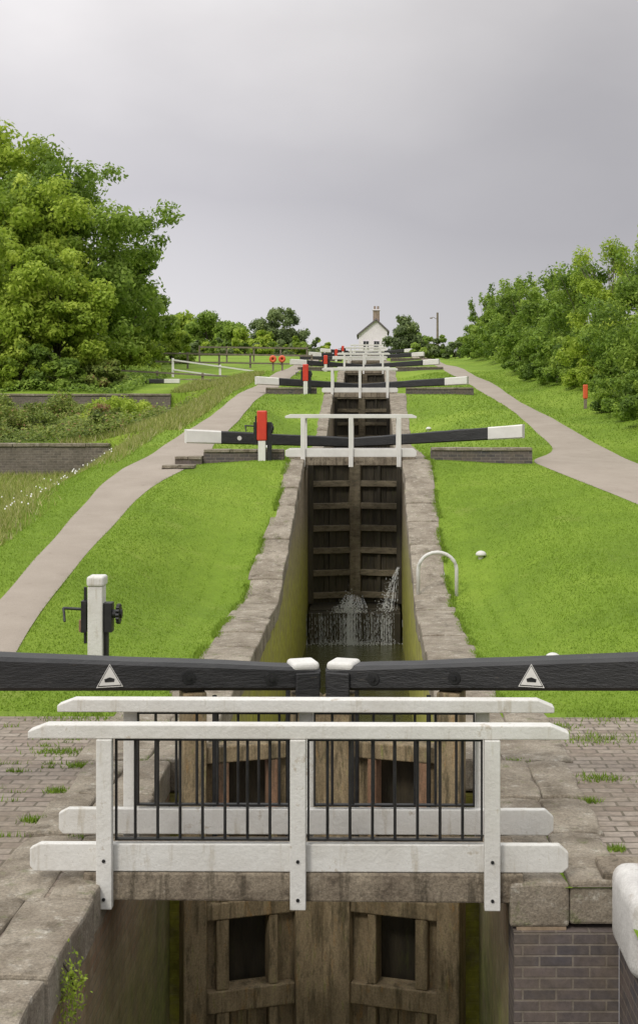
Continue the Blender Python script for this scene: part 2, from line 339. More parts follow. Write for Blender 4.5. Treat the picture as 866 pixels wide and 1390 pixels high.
# ------------------------------------------------------------------ gates
def gate(side,loc,zt,zb,near,bz0,bz1,th0,th1,L,wl,number=False,grp='lock gates'):
    a=math.atan(.3); ca,sa=math.cos(a),math.sin(a)
    def T(u,v,z): return (side*(u*ca-v*sa), -u*sa-v*ca, z)
    root=empty('lock_gate',loc,('timber mitre gate leaf with a long black balance beam' if near else 'timber lock gate leaf with black and white balance beam'),'lock gate',grp)
    fr=MB(T)
    W=1.26
    if near:
        fr.box(.03,.28,-.13,.13,zb,bz0-.13,0); fr.box(W-.2,W,-.13,.13,zb,bz0-.05,0)
        for z0,z1 in ((.2,.34),(-.42,-.27),(-1.15,-1.0),(-1.95,-1.76),(-2.7,-2.5)): fr.box(.281,W-.201,-.1,.1,z0,z1,0)
        for u0,u1 in ((.43,.51),(.86,.97)):
            for z0,z1 in ((-.268,.199),(-.999,-.421),(-1.759,-1.151),(-2.499,-1.951)): fr.box(u0,u1,-.09,.09,z0,z1,1 if z1>-.2 else 0)
        meshobj('gate_frame',fr,[M['wood'],M['rust']],root,bevel=.012)
        pl=MB(T)
        for u0,u1 in ((.281,.429),(.971,W-.201)):
            for z0,z1 in ((-.268,.199),(-.999,-.421),(-1.759,-1.151),(-2.499,-1.951)): pl.box(u0,u1,-.05,.02,z0,z1)
        n=4
        for z0,z1 in ((-.999,-.421),(-2.499,-1.951)):
            for k in range(n):
                w=(.35)/n; pl.box(.511+k*w+.003,.511+(k+1)*w-.003,-.05,.0+.01*(k%2),z0,z1)
        meshobj('planking',pl,[M['wood']],root)
        bk=MB(T); bk.box(.3,W-.22,-.24,-.2,zb,.2); meshobj('back_planks',bk,[M['wooddark']],root)  # dark boarding set back behind the leaf, closing its openings
        for u in (.36,1.0):
            rd=MB(T); rd.tube([(u,.16,-.6),(u,.16,.8)],.02); meshobj('paddle_rod',rd,[M['iron']],root)
    else:
        fr.box(.01,.17,-.12,.12,zb,bz0-.13,1); fr.box(W-.14,W,-.12,.12,zb,zt,0)
        z=zt
        while z>zb+.1:
            fr.box(.171,W-.141,-.1,.11,z-.15,z,1); z-=.56
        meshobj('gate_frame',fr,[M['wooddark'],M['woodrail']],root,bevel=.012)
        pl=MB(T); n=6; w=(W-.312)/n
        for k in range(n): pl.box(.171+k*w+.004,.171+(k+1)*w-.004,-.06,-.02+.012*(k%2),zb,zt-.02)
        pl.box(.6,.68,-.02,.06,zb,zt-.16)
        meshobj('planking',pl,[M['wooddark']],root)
    u_s=.06 if near else 0
    bm_=MB(T); secs=10; us=[u_s+ (L-wl-u_s)*k/secs for k in range(secs+1)]
    def sec(u):
        t=u/L; zc=bz0+(bz1-bz0)*t; th=th0+(th1-th0)*t; hw=.13+.05*t
        return zc,th/2,hw
    def beam(mbx,ua):
        pts=[];F=[]
        for i,u in enumerate(ua):
            zc,h,hw=sec(u); r=random.uniform(-.007,.007); c=.03
            pts+=[(u,hw,zc-h+c),(u,hw-c,zc-h),(u,-hw+c,zc-h),(u,-hw,zc-h+c),(u,-hw,zc+h-c+r),(u,-hw+c,zc+h+r),(u,hw-c,zc+h+r),(u,hw,zc+h-c)]
        for i in range(len(ua)-1):
            for k in range(8): F.append((i*8+k,i*8+(k+1)%8,(i+1)*8+(k+1)%8,(i+1)*8+k))
        F+=[tuple(range(8)),tuple(range((len(ua)-1)*8,len(ua)*8))]
        mbx.poly(pts,F)
    beam(bm_,us); bo=meshobj('balance_beam',bm_,[M['black']],root)
    we=MB(T); beam(we,[L-wl+.001,L-wl/2,L]); meshobj('white_end',we,[M['whitefar']],bo)
    if near:
        cp=MB(T); zc=bz0+th0/2; cp.box(.065,.31,-.13,.13,zc-.02,zc+.06); meshobj('post_cap',cp,[M['white']],root,bevel=.035,segs=4)
        post=MB(T); post.box(.075,.29,.135,.17,zc-.36,zc-.025); meshobj('mitre_post',post,[M['black']],root,bevel=.01)
        u=1.88; zc,h,hw=sec(u); s=.105; am=MB(T); v=hw+.006
        def tri(sc,v,mi): am.poly([(u-s*sc,v,zc-.085*sc),(u+s*sc,v,zc-.085*sc),(u,v,zc+.1*sc)],[(0,1,2)],mi)
        tri(1.06,v,0); tri(.95,v+.003,1); tri(.86,v+.006,0); v2=v+.009
        am.poly([(u-.035,v2,zc-.045),(u+.04,v2,zc-.045),(u+.045,v2,zc-.02),(u+.0,v2,zc-.005),(u-.04,v2,zc-.02)],[(0,1,2,3,4)],1)
        meshobj('warning_sign',am,[M['whitefar'],M['iron']],root,recalc=False)
        for u in (1.22,.5):
            bt=MB(T); zc,h,hw=sec(u); bt.tube([(u,hw-.002,zc),(u,hw+.012,zc),(u,hw+.013,zc),(u,hw+.03,zc)],[.055,.055,.02,.02],12); meshobj('beam_bolt',bt,[M['iron']],root)
    if number:
        u=L-wl-.45; zc,h,hw=sec(u); q=MB(T); q.tube([(u,hw+.001,zc),(u,hw+.01,zc)],.055,14); meshobj('round_plate',q,[M['whitefar']],root)
    return root
GY=[11.75,33.6,56.5,80.0,103.0,126.0]
GZ=[0,2.1,4.0,5.7,7.2,8.6]
for s in (-1,1):
    gate(s,(CX,GY[0],0),.34,-3.2,True,.87,1.27,.2,.35,5.4,1.2)
    gate(s,(CX,GY[1],GZ[1]),-.02,-3.65,False,.38,.56 if s<0 else .68,.24,.34,4.3,.85,number=s<0)
    for k in (2,3,4,5):
        gate(s,(CX,GY[k],GZ[k]),-.02,-2.6,False,.36,.6,.24,.34,4.6,.95)
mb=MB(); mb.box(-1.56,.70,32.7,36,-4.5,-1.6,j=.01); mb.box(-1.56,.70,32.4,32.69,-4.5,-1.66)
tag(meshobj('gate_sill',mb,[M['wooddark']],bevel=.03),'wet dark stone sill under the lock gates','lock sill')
def streaks(name,specs,label):
    vs=[]
    for (x0,y0,z0,z1,n,spread,push,w,fan,pw_) in specs:
        for i in range(n):
            x=x0+random.gauss(0,spread); p=push*random.uniform(.2,1); f=fan*random.uniform(.2,1.25)+random.gauss(0,.02)
            t=random.uniform(0,.4)
            while t<1:
                l=random.uniform(.03,.16); t2=min(1,t+l); ww=w*random.uniform(.3,1.5)
                a=(x+f*t,y0-p*t,z0+(z1-z0)*t**pw_); b_=(x+f*t2,y0-p*t2,z0+(z1-z0)*t2**pw_)
                vs+=[(a[0]-ww*.4,a[1],a[2]),(a[0]+ww*.4,a[1],a[2]),(b_[0]+ww,b_[1],b_[2]),(b_[0]-ww,b_[1],b_[2])]
                t=t2+random.uniform(0,.12)
    o=npmesh(name,np.array(vs),4,M['foam'],np.zeros(len(vs)//4)); tag(o,label,'waterfall',kind='stuff')
streaks('water_cascade',[(-.43,32.38,-1.64,-2.42,90,.5,.12,.006,0.03,1.5),(-.52,32.38,-1.62,-2.42,70,.1,.18,.009,0,1.5),(.35,32.38,-1.65,-2.42,34,.1,.1,.007,0,1.5),(-1.2,32.38,-1.65,-2.42,20,.15,.1,.005,0,1.5)],'white leaking water falling over the lock sill')
streaks('water_jet',[(.66,33.0,-.6,-1.6,22,.02,.5,.006,-.36,1.4),(-.5,33.1,-1.3,-1.62,34,.1,.5,.008,-.1,1.5),(-.35,33.1,-1.35,-1.62,20,.07,.5,.007,.15,1.5)],'jets of water leaking through the gates')
vs=[]
for i in range(1300):
    r=random.random()
    if r<.5: x=-.55+random.gauss(0,.17); z=-1.62+abs(random.gauss(0,.2))*(1-min(1,abs(x+.55)/.6))
    elif r<.8: x=-.43+random.gauss(0,.45); z=-2.4+abs(random.gauss(0,.05))
    elif r<.9: x=.3+random.gauss(0,.12); z=-1.6+abs(random.gauss(0,.12))
    else: x=.38+random.gauss(0,.08); z=-1.3+random.gauss(0,.2)
    y=32.2+random.gauss(0,.12); s=random.uniform(.004,.013)
    vs+=[(x-s,y,z-s),(x+s,y,z-s),(x+s,y,z+s),(x-s,y,z+s)]
tag(npmesh('water_spray',np.array(vs),4,M['foam'],np.zeros(len(vs)//4)),'droplets thrown up by the falling water','spray',kind='stuff')

# ------------------------------------------------------------------ footbridges
def bridge(y,z,near,half=1.83,post=1.31,grp='lock footbridges'):
    root=empty('footbridge',(-.5,y,z),'white railed narrow footbridge over the lock tail' if near else 'small white railed footbridge at the lock gates','footbridge',grp)
    W=.8; wm=M['white'] if near else M['whitefar']
    d=MB(); d.box(-1.47,1.53,0,W,-.115,.08,j=.008 if near else 0)
    meshobj('deck_slab',d,[M['slab']],root,bevel=.015)
    for r,yy in enumerate((0,W)):
        sg=-1 if r==0 else 1
        k=MB()
        k.prism([(-half+.03,.085),(half-.04,.085),(half,.12),(half,.22),(half-.06,.275),(-half+.07,.275),(-half,.24),(-half,.12)],yy+.01,yy+.07)
        ro=meshobj('railing',k,[wm],root,bevel=.008); ro['label']='white painted kick board and railing'
        t=MB(); t.prism([(-half-.0,1.0),(half,1.0),(half,1.045),(half-.12,1.095),(-half+.12,1.095),(-half,1.05)],yy-.04,yy+.07)
        meshobj('top_rail',t,[wm],ro,bevel=.008)
        for px in (-post,0,post):
            q=MB(); y0=yy-.06 if sg<0 else yy+.075
            q.box(px-.053,px+.053,y0,y0+.066,-.15,.998)
            meshobj('post',q,[wm],ro,bevel=.006)
            if near and r==0:
                for zz in (-.08,.18):
                    q=MB(); q.tube([(px,y0-.008,zz),(px,y0+.002,zz)],.012,8); meshobj('bolt',q,[M['iron']],ro)
        if near:
            for c in (-post/2,post/2):
                q=MB(); yb=yy+.035
                for n in range(7):
                    x=c+(n-3)*.153; q.tube([(x,yb,.3),(x,yb,1.0)],.0105,6)
                x0=c-post/2+.06; x1=c+post/2-.06
                q.box(x0,x1,yb-.02,yb+.02,.296,.308); q.box(x0,x1,yb-.02,yb+.02,.975,.988)
                q.box(x0,x0+.012,yb-.02,yb+.02,.309,.974); q.box(x1-.012,x1,yb-.02,yb+.02,.309,.974)
                meshobj('baluster_panel',q,[M['iron']],ro)
    return root
b0=bridge(9.0,0,True); b0.rotation_euler=(0,0,V(-.6))
for k in range(1,6): bridge(GY[k]-2.3,GZ[k],False,1.55,1.13)
bridge(91.5,6.1,False,1.55,1.13); bridge(114,7.6,False,1.55,1.13)

def lowwall(x0,x1,y,z0,z1,label,th=.4):
    t=empty('low_brick_wall',(0,0,0),label,'low wall')
    w=MB(); c=MB(); n=max(2,int((x1-x0)/.6))
    for i in range(n):
        a=x0+(x1-x0)*i/n; bq=x0+(x1-x0)*(i+1)/n
        w.box(a,bq,y,y+th,z0,z1-.07)
        c.box(a+.004,bq-.004,y-.03,y+th+.03,z1-.069,z1,j=.006)
    meshobj('brick_face',w,[M['bluebrick']],t); meshobj('coping',c,[M['stone']],t,bevel=.01)
lowwall(1.4,3.8,31.5,1.6,2.4,'low blue brick wall under the balance beam')
lowwall(-4.0,-2.1,31.5,1.6,2.36,'low blue brick wall under the balance beam')
lowwall(-4.65,-4.02,31.3,1.5,2.2,'low brick step beside the towpath')
lowwall(-4.85,-4.1,30.6,1.4,2.02,'low brick step beside the towpath')
for k in (2,3,4):
    lowwall(1.4,4.2,GY[k]-1.6,GZ[k]-.5,GZ[k]+.3,'low blue brick wall under the balance beam')
    lowwall(-4.4,-2.3,GY[k]-1.6,GZ[k]-.5,GZ[k]+.3,'low blue brick wall under the balance beam')
def pondwall(x0,x1,y,z0,z1,label):
    t=empty('pond_wall',(0,0,0),label,'wall'); w=MB(); w.box(x0,x1,y,y+.4,z0,z1-.1); meshobj('brick_face',w,[M['oldwall']],t)
    c=MB(); x=x0
    while x<x1-.1:
        L=min(1.1,x1-x); c.box(x+.005,x+L-.005,y-.05,y+.45,z1-.099,z1,j=.008); x+=L
    meshobj('coping',c,[M['stone']],t,bevel=.015)
pondwall(-24,-7.9,39.9,.2,2.32,'weathered brick retaining wall of a side pond')
pondwall(-30,-9.4,61.85,2.2,4.15,'long brick retaining wall of the upper side pond')
pondwall(-11,-7.0,73.4,4.0,5.15,'brick abutment below the white fence')

# ------------------------------------------------------------------ paddle gear
def gear(x,y,z,style,h=1.3):
    near=style=='near'
    root=empty('paddle_gear',(x,y,z),'white post with black iron paddle winding gear' if near else 'red and white paddle gear post beside the lock gate','paddle gear','lock paddle gear')
    p=MB()
    if near:
        p.box(-.12,.05,-.1,.12,-.1,h-.12); meshobj('post',p,[M['white']],root,bevel=.01)
        p=MB(); p.box(-.13,.07,-.12,.14,h-.119,h); meshobj('cap',p,[M['white']],root,bevel=.03,segs=3)
        q=MB(); q.box(-.235,-.205,-.03,.03,h*.5,h*.5+.14); meshobj('padlock',q,[M['rust']],root,bevel=.008)
    else:
        p.box(-.1,.07,-.1,.1,-.3,h*.42); meshobj('post',p,[M['whitefar']],root,bevel=.01)
        p=MB(); p.box(-.13,.1,-.12,.12,h*.42+.001,h); meshobj('gear_cover',p,[M['red']],root,bevel=.03)
    g=MB()
    if near:
        g.box(.052,.1,-.03,.05,-.1,h*.5); g.box(.052,.15,-.06,.09,h*.5,h*.76)
        g.box(-.2,-.142,-.08,.08,h*.5,h*.78)
    else:
        g.box(.105,.21,-.05,.09,-.1*h,h*.78); g.box(-.21,-.135,-.08,.08,h*.34,h*.78)
    g.tube([(.05 if near else .105,0,h*.66),(.26,0,h*.66)],.05,12); g.tube([(-.2,0,h*.7),(-.42,0,h*.71)],.018,8); g.tube([(-.42,0,h*.71),(-.4,-.05,h*.68),(-.38,-.1,h*.6)],.016,8)
    n=14
    for k in range(n):
        a=2*math.pi*k/n; g.tube([(.2,.1*math.cos(a),h*.66+.1*math.sin(a)),(.24,.1*math.cos(a),h*.66+.1*math.sin(a))],.02,5)
    g.tube([(.2,0,h*.66),(.24,0,h*.66)],.095,16)
    g.tube([(-.16,-.02,h*.4),(-.16,-.02,h*.9)],.02,6)
    meshobj('winding_gear',g,[M['iron']],root,bevel=.004)
gear(-3.14,15.3,float(H(-3.14,15.3)),'near',1.3)
gear(-2.57,31.2,2.06,'red',1.22)
for k in range(2,6):
    gear(-2.72,GY[k]-1.9,float(H(-2.72,GY[k]-1.9))+.05,'red',1.2 if k==2 else .9)
mb=MB(); path=[(-.33,0,-.1),(-.33,0,.5)]
for k in range(1,12):
    a=math.pi-math.pi*k/12; path.append((.33*math.cos(a),0,.5+.3*math.sin(a)))
path+=[(.33,0,.5),(.33,0,-.1)]
mb.tube(path,.032,10); o=meshobj('hoop_rail',mb,[M['white']],smooth=True); o.location=(1.12,22.8,0.02)
tag(o,'white painted tubular steel hoop on the coping','hoop rail')
mb=MB(); prof=[(.05,-.05),(.05,.05),(.095,.055),(.1,.08),(.08,.115),(.045,.135),(.001,.145)]
n=16; pts=[];F=[]
for i,(r,z) in enumerate(prof):
    for k in range(n): pts.append((r*math.cos(2*math.pi*k/n),r*math.sin(2*math.pi*k/n),z))
for i in range(len(prof)-1):
    for k in range(n): F.append((i*n+k,i*n+(k+1)%n,(i+1)*n+(k+1)%n,(i+1)*n+k))
mb.poly(pts,F); b1=meshobj('mooring_bollard',mb,[M['white']],smooth=True)
for i,(x,y) in enumerate([(2.0,24.4),(2.26,16.6),(1.75,34.5),(-3.0,38),(2.0,47)]):
    o=b1 if i==0 else b1.copy()
    if i: col.objects.link(o)
    o.location=(x,y,float(H(x,y))+.0); tag(o,'low white domed mooring bollard in the grass','bollard',group='mooring bollards')

def lifering(x,y,z,h=.85,R=.13,c='orange'):
    root=empty('life_ring_stand',(x,y,z),'orange life ring hung on a short post','life ring','life rings')
    p=MB(); p.box(-.05,.05,0,.1,-.1,h); meshobj('post',p,[M['polewood']],root)
    r=.08;nn=20;mm=8
    q=MB(); q.poly([((R+r*math.cos(2*math.pi*j/mm))*math.cos(2*math.pi*i/nn),-.08+r*math.sin(2*math.pi*j/mm),h*.8+(R+r*math.cos(2*math.pi*j/mm))*math.sin(2*math.pi*i/nn)) for i in range(nn) for j in range(mm)],
        [(i*mm+j,i*mm+(j+1)%mm,((i+1)%nn)*mm+(j+1)%mm,((i+1)%nn)*mm+j) for i in range(nn) for j in range(mm)])
    meshobj('life_ring',q,[M[c]],root,smooth=True)
for x,y in ((-5.6,75),(-5.15,76),(-3.2,88),(-2.9,112)): lifering(x,y,float(H(x,y)))
q=empty('marker_post',(7.55,47,float(H(7.55,47))),'short post with an orange red cover beside the hedge','post')
mb=MB(); mb.box(-.05,.05,-.05,.05,-.2,.35); meshobj('post',mb,[M['polewood']],q)
mb=MB(); mb.box(-.08,.08,-.08,.08,.351,.85); meshobj('cover',mb,[M['orange']],q,bevel=.03)

def fence(pts,label,h=1.15,mt='whitefar',sp=2.0,rails=(.5,1.05),t=.06,cat='fence'):
    root=empty('post_and_rail_fence',(0,0,0),label,cat,'rail fences')
    P=[]
    for (x0,y0,z0),(x1,y1,z1) in zip(pts[:-1],pts[1:]):
        n=max(1,int(math.dist((x0,y0),(x1,y1))/sp))
        for k in range(n): q=k/n; P.append((x0+(x1-x0)*q,y0+(y1-y0)*q,z0+(z1-z0)*q))
    P.append(pts[-1])
    for p in P:
        q=MB(); q.box(p[0]-.06,p[0]+.06,p[1]-.05,p[1]+.05,p[2]-.6,p[2]+h); meshobj('post',q,[M[mt]],root)
    for i,rz in enumerate(rails):
        q=MB()
        for a,bq in zip(P[:-1],P[1:]):
            q.hexa([(a[0],a[1]-.11,a[2]+rz-t),(bq[0],bq[1]-.11,bq[2]+rz-t),(bq[0],bq[1]-.052,bq[2]+rz-t),(a[0],a[1]-.052,a[2]+rz-t),
                    (a[0],a[1]-.11,a[2]+rz+t),(bq[0],bq[1]-.11,bq[2]+rz+t),(bq[0],bq[1]-.052,bq[2]+rz+t),(a[0],a[1]-.052,a[2]+rz+t)])
        meshobj('rail',q,[M[mt]],root)
fence([(-11.4,76,5.25),(-6.0,76,4.5)],'white post and rail fence sloping down beside the path',t=.04)
fence([(-16.5,71.5,4.65),(-6.8,72.5,4.15)],'long brown post and rail fence by the side pond',rails=(.6,1.05),t=.045,mt='polewood')
fence([(-14,86,6.1),(-4,88,6.0)],'brown post and rail fence by the upper pond',t=.05,mt='polewood')
fence([(-13,100,7.2),(-5,102,7.2)],'brown post and rail fence on the upper bank',mt='polewood')
for (x,y,z,L) in ((-8.6,70,4.75,4.4),(-6.4,63,4.3,1.5),(-13.6,69,4.8,3.6),(-4.9,90,6.9,3.0)):
    root=empty('sluice_beam',(x,y,z),'black sluice beam with white end by the side pond','beam')
    q=MB(); q.box(0,L-.8,-.12,.12,0,.22); meshobj('beam',q,[M['black']],root,bevel=.02)
    q=MB(); q.box(L-.799,L,-.12,.12,0,.22); meshobj('white_end',q,[M['whitefar']],root,bevel=.02)
    q=MB(); q.box(.2,.4,-.1,.1,-1.2,-.002); meshobj('support',q,[M['black']],root)
    q=MB(); q.box(L-1.3,L-1.1,-.1,.1,-1.2,-.002); meshobj('support',q,[M['black']],root)

# ------------------------------------------------------------------ cottage
hx0,hx1,hy0,hy1,gz=-1.5,1.7,150,157,9.2
root=empty('cottage',(0,0,0),'white rendered lock cottage with slate roof and brick chimney','house')
q=MB(); mx=.45; q.prism([(hx0,gz),(hx1,gz),(hx1,12.6),(mx,13.8),(hx0,12.2)],hy0,hy1); meshobj('wall',q,[M['render']],root)
q=MB()
q.hexa([(hx0-.25,hy0-.3,11.95+.06),(mx,hy0-.3,13.82),(mx,hy1+.2,13.82),(hx0-.25,hy1+.2,12.01),(hx0-.25,hy0-.3,12.18),(mx,hy0-.3,14.0),(mx,hy1+.2,14.0),(hx0-.25,hy1+.2,12.18)])
q.hexa([(mx+.002,hy0-.3,13.82),(hx1+.25,hy0-.3,12.42),(hx1+.25,hy1+.2,12.42),(mx+.002,hy1+.2,13.82),(mx+.002,hy0-.3,14.0),(hx1+.25,hy0-.3,12.6),(hx1+.25,hy1+.2,12.6),(mx+.002,hy1+.2,14.0)])
ro=meshobj('roof',q,[M['slate']],root)
q=MB(); q.box(mx-.35,mx+.4,hy0+.3,hy0+1.0,13.2,14.95); meshobj('chimney',q,[M['chimneybrick']],ro)
q=MB(); q.box(mx-.42,mx+.47,hy0+.23,hy0+1.07,14.951,15.1); meshobj('chimney_cap',q,[M['render']],ro)
for cxp in (-.15,.22):
    q=MB(); q.tube([(mx+cxp,hy0+.65,15.1),(mx+cxp,hy0+.65,15.45)],.12,8); meshobj('chimney_pot',q,[M['chimneybrick']],ro)
for (wx,wz) in ((-.7,10.5),(.5,10.5)):
    q=MB(); q.box(wx-.35,wx+.35,hy0-.05,hy0-.005,wz,wz+1.0); w=meshobj('window',q,[M['render']],root)
    q=MB(); q.box(wx-.29,wx-.02,hy0-.07,hy0-.052,wz+.06,wz+.94); q.box(wx+.02,wx+.29,hy0-.07,hy0-.052,wz+.06,wz+.94); meshobj('pane',q,[M['glass']],w)
root=empty('telegraph_pole',(6.4,130,float(H(6.4,130))),'tall wooden pole with a small lamp arm on the hilltop','pole')
q=MB(); q.tube([(0,0,-.3),(0,0,4.2)],[.13,.1],8); meshobj('pole',q,[M['polewood']],root)
q=MB(); q.tube([(0,0,3.5),(-.4,0,3.75),(-.6,0,3.7)],.03,6); q.box(-.75,-.5,-.08,.08,3.6,3.7); meshobj('lamp_arm',q,[M['polewood']],root)

# ------------------------------------------------------------------ vegetation
def rdirs(n):
    v=rng.normal(size=(n,3)); return v/np.linalg.norm(v,axis=1)[:,None]
def leaves(c,n_out,size,shade,mat_,name,parent):
    n=len(c); nn=n_out+rng.normal(0,.55,(n,3)); nn[:,2]+=.25; nn/=np.linalg.norm(nn,axis=1)[:,None]
    r=rdirs(n); t=np.cross(nn,r); t/=np.linalg.norm(t,axis=1)[:,None]+1e-9; b_=np.cross(nn,t)
    s=(size*rng.uniform(.6,1.3,n))[:,None]
    v=np.empty((n,4,3)); v[:,0]=c-t*s; v[:,1]=c-b_*s*.5; v[:,2]=c+t*s; v[:,3]=c+b_*s*.5+nn*s*.15
    return npmesh(name,v.reshape(-1,3),4,mat_,shade,parent)
def tree(x,y,zg,cz,rx,ry,rz,nl,ls,mt,label,K=40,name='tree',cat='tree',trunk=.28,cr=(.16,.34),lo=0.0,group=None,skirt=0,shoots=0,spr=.78):
    root=empty(name,(x,y,zg),label,cat,group)
    d=rdirs(K); d[:,2]=np.where(d[:,2]<-.75,-d[:,2],d[:,2])
    f=rng.uniform(.35,.98,K)[:,None]
    lump=1+.2*np.sin(d[:,0]*4+x)*np.cos(d[:,2]*5+y)
    cc=d*f*lump[:,None]*np.array([rx,ry,rz])+np.array([0,0,cz-zg])
    r=rng.uniform(cr[0],cr[1],K)*min(rx,rz)
    ns=int(K*skirt)
    if ns:
        an=rng.uniform(0,2*np.pi,ns); fr_=rng.uniform(.6,.95,ns)
        cc[:ns,0]=np.cos(an)*rx*fr_; cc[:ns,1]=np.sin(an)*ry*fr_; cc[:ns,2]=rng.uniform(.1,(cz-zg),ns)
    if shoots:
        up=np.arange(K)[-shoots:]; an=rng.uniform(0,2*np.pi,shoots); fr_=rng.uniform(0,.75,shoots)
        cc[up,0]=np.cos(an)*rx*fr_; cc[up,1]=np.sin(an)*ry*fr_; cc[up,2]=(cz-zg)+rz*rng.uniform(.85,1.1,shoots); r[up]*=.55
    cc[:,2]=np.maximum(cc[:,2],lo)
    w=r**2; w/=w.sum(); cnt=rng.multinomial(nl,w); idx=np.repeat(np.arange(K),cnt)
    dd=rdirs(nl); rad=np.where(rng.random(nl)<spr,rng.uniform(.6,1.25,nl),rng.uniform(.2,.8,nl))
    sub=rdirs(K*9).reshape(K,9,3); pick=sub[idx,rng.integers(0,9,nl)]
    dd2=dd*.62+pick*.8; dd2/=np.linalg.norm(dd2,axis=1)[:,None]
    P=cc[idx]+dd2*(r[idx]*rad)[:,None]*np.array([1,1,.8])
    if shoots:
        isup=np.isin(idx,up); P[isup,2]+= (P[isup,2]-cc[idx[isup],2])*1.2
    P[:,2]=np.maximum(P[:,2],.03)
    csh=rng.normal(.5,.2,K); sh=csh[idx]+rng.normal(0,.15,nl)
    leaves(P,dd2,ls,sh,mt,'crown',root)
    tb=MB(); h=cz-zg
    tb.tube([(0,0,-.3),(.1,.05,h*.4),(0,.1,h)],[trunk,trunk*.75,trunk*.35],9)
    for k in range(min(K,14)):
        e=cc[-1-k]; s0=h*random.uniform(.3,.8); m_=((e[0])*.45,(e[1])*.45,s0+(e[2]-s0)*.6)
        tb.tube([(0.02,.05,s0),m_,tuple(e)],[trunk*.35,trunk*.2,trunk*.07],6)
    meshobj('trunk',tb,[M['bark']],root,smooth=True)
    return root
def G(x,y): return float(H(x,y))
A,B,C_,D_,HG=M['leafA'],M['leafB'],M['leafC'],M['leafD'],M['leafH']
tree(-17.8,82,G(-17,80),11.9,5.2,5,6.8,44000,.155,A,'tall broad deciduous tree with deep green crown',K=150,skirt=.12,cr=(.11,.25))
tree(-24.2,88,G(-23,86),14.6,6,5.5,7.6,44000,.18,B,'tall broad deciduous tree with bright green crown',K=150,skirt=.1,cr=(.11,.25))
tree(-20.6,78,G(-20,74),11.8,4.4,4,5.6,30000,.155,B,'mid green broadleaf tree among taller ones',K=100,skirt=.15,cr=(.12,.27))
tree(-16.2,68,G(-15.6,68),8.3,2.9,2.6,4.2,32000,.12,B,'bright yellow green tree beside the side pond',K=100,trunk=.2,skirt=.3,cr=(.12,.27))
tree(-20.4,67,G(-20,67),8.6,3.9,3,5.1,34000,.13,B,'bright yellow green tree beside the side pond',K=100,trunk=.2,skirt=.3,cr=(.12,.27))
tree(-16.4,92,G(-15,92),10.6,2.4,3,4.6,18000,.155,A,'slim green tree at the edge of the wood',K=85,skirt=.3,cr=(.12,.28))
for (x,y,rx,rz,mm_) in ((-13.6,66.5,1.3,.9,D_),(-15.2,65.0,1.8,1.2,A),(-17.3,65,2.0,1.4,B),(-19.8,66,2.3,1.6,D_),(-14.6,82,1.8,1.7,B),(-14.6,96,1.9,1.6,B),(-23,66,2.5,2,A)):
    tree(x,y,G(x,y),G(x,y)+rz*.7,rx,1.5,rz,8500,.1,mm_,'dense shrub at the foot of the trees',K=30,name='shrub',cat='shrub',trunk=.06,group='pondside shrubs',skirt=.3)
for i,(x,y,rx,rz) in enumerate(((-9.6,47,1.1,.8),(-11.6,50,1.5,.9),(-14,46.5,1.6,.8),(-10.3,54,1.2,.7),(-13.2,54,1.7,.75),(-16,51,1.8,.85),(-9.0,51,.9,.7),(-11.5,44,1.3,.7),(-8.8,43.5,.8,.6),(-10.5,59,1.1,.6),(-13,59.5,1.5,.5))):
    tree(x,y,G(x,y),G(x,y)+rz*.5,rx,1.4,rz,7000,.06,D_ if i%3 else B,'low bramble bush on the pond bank',K=34,name='bramble_bush',cat='bush',trunk=.03,lo=.05,group='bramble bushes',skirt=.4,cr=(.25,.5))
tree(-21.8,178,9.3,13.0,3.9,4,3.6,15000,.24,A,'round hilltop tree on the skyline',K=60,skirt=.3)
tree(-26.5,185,9.3,13.4,4,4,4.1,13000,.26,B,'round hilltop tree on the skyline',K=50,skirt=.3)
tree(-17.8,172,9.3,12.3,2.5,3,2.9,10000,.22,A,'round hilltop tree on the skyline',K=44,skirt=.4)
tree(-11.6,165,9.3,12.9,3.5,3,3.3,18000,.18,C_,'open crowned grey green tree on the skyline',K=80,cr=(.12,.26),skirt=.3)
tree(-12.6,155,9.3,11.2,1.9,2,1.9,7000,.18,B,'small round tree on the hilltop',K=30,skirt=.4)
tree(-9.2,160,9.3,10.9,1.7,2,1.5,5500,.18,A,'small round tree on the hilltop',K=24,skirt=.4)
tree(-15.4,160,9.3,11.2,2.6,2,2.0,8000,.2,B,'small round tree on the hilltop',K=34,skirt=.4)
tree(-33,180,9.3,13.5,5,4,4.5,12000,.32,A,'round hilltop tree on the skyline',K=44,skirt=.3)
tree(3.5,140,9.2,11.2,2.1,2,2.3,12000,.16,C_,'dark leafy tree beside the cottage',K=44,skirt=.3)
tree(5.0,143,9.2,10.5,1.4,1.5,1.5,5500,.16,A,'small leafy tree beside the cottage',K=24,skirt=.3)
hs=[(10.4,33,2.3,2.3,2.9),(10.6,38,2.8,2.8,3.3),(10.7,43.5,2.8,2.8,3.2),(10.3,49,2.5,3.0,2.95),(9.9,54.5,2.3,3.0,2.8),(9.6,60,2.2,3.2,2.65),(9.4,66,2.1,3.4,2.6),(9.2,72,2.1,3.4,2.5),(9.0,78,2.0,3.6,2.4),(8.8,85,1.9,3.8,2.3),(8.6,92,1.8,3.8,2.2),(8.4,99,1.8,3.8,2.1)]
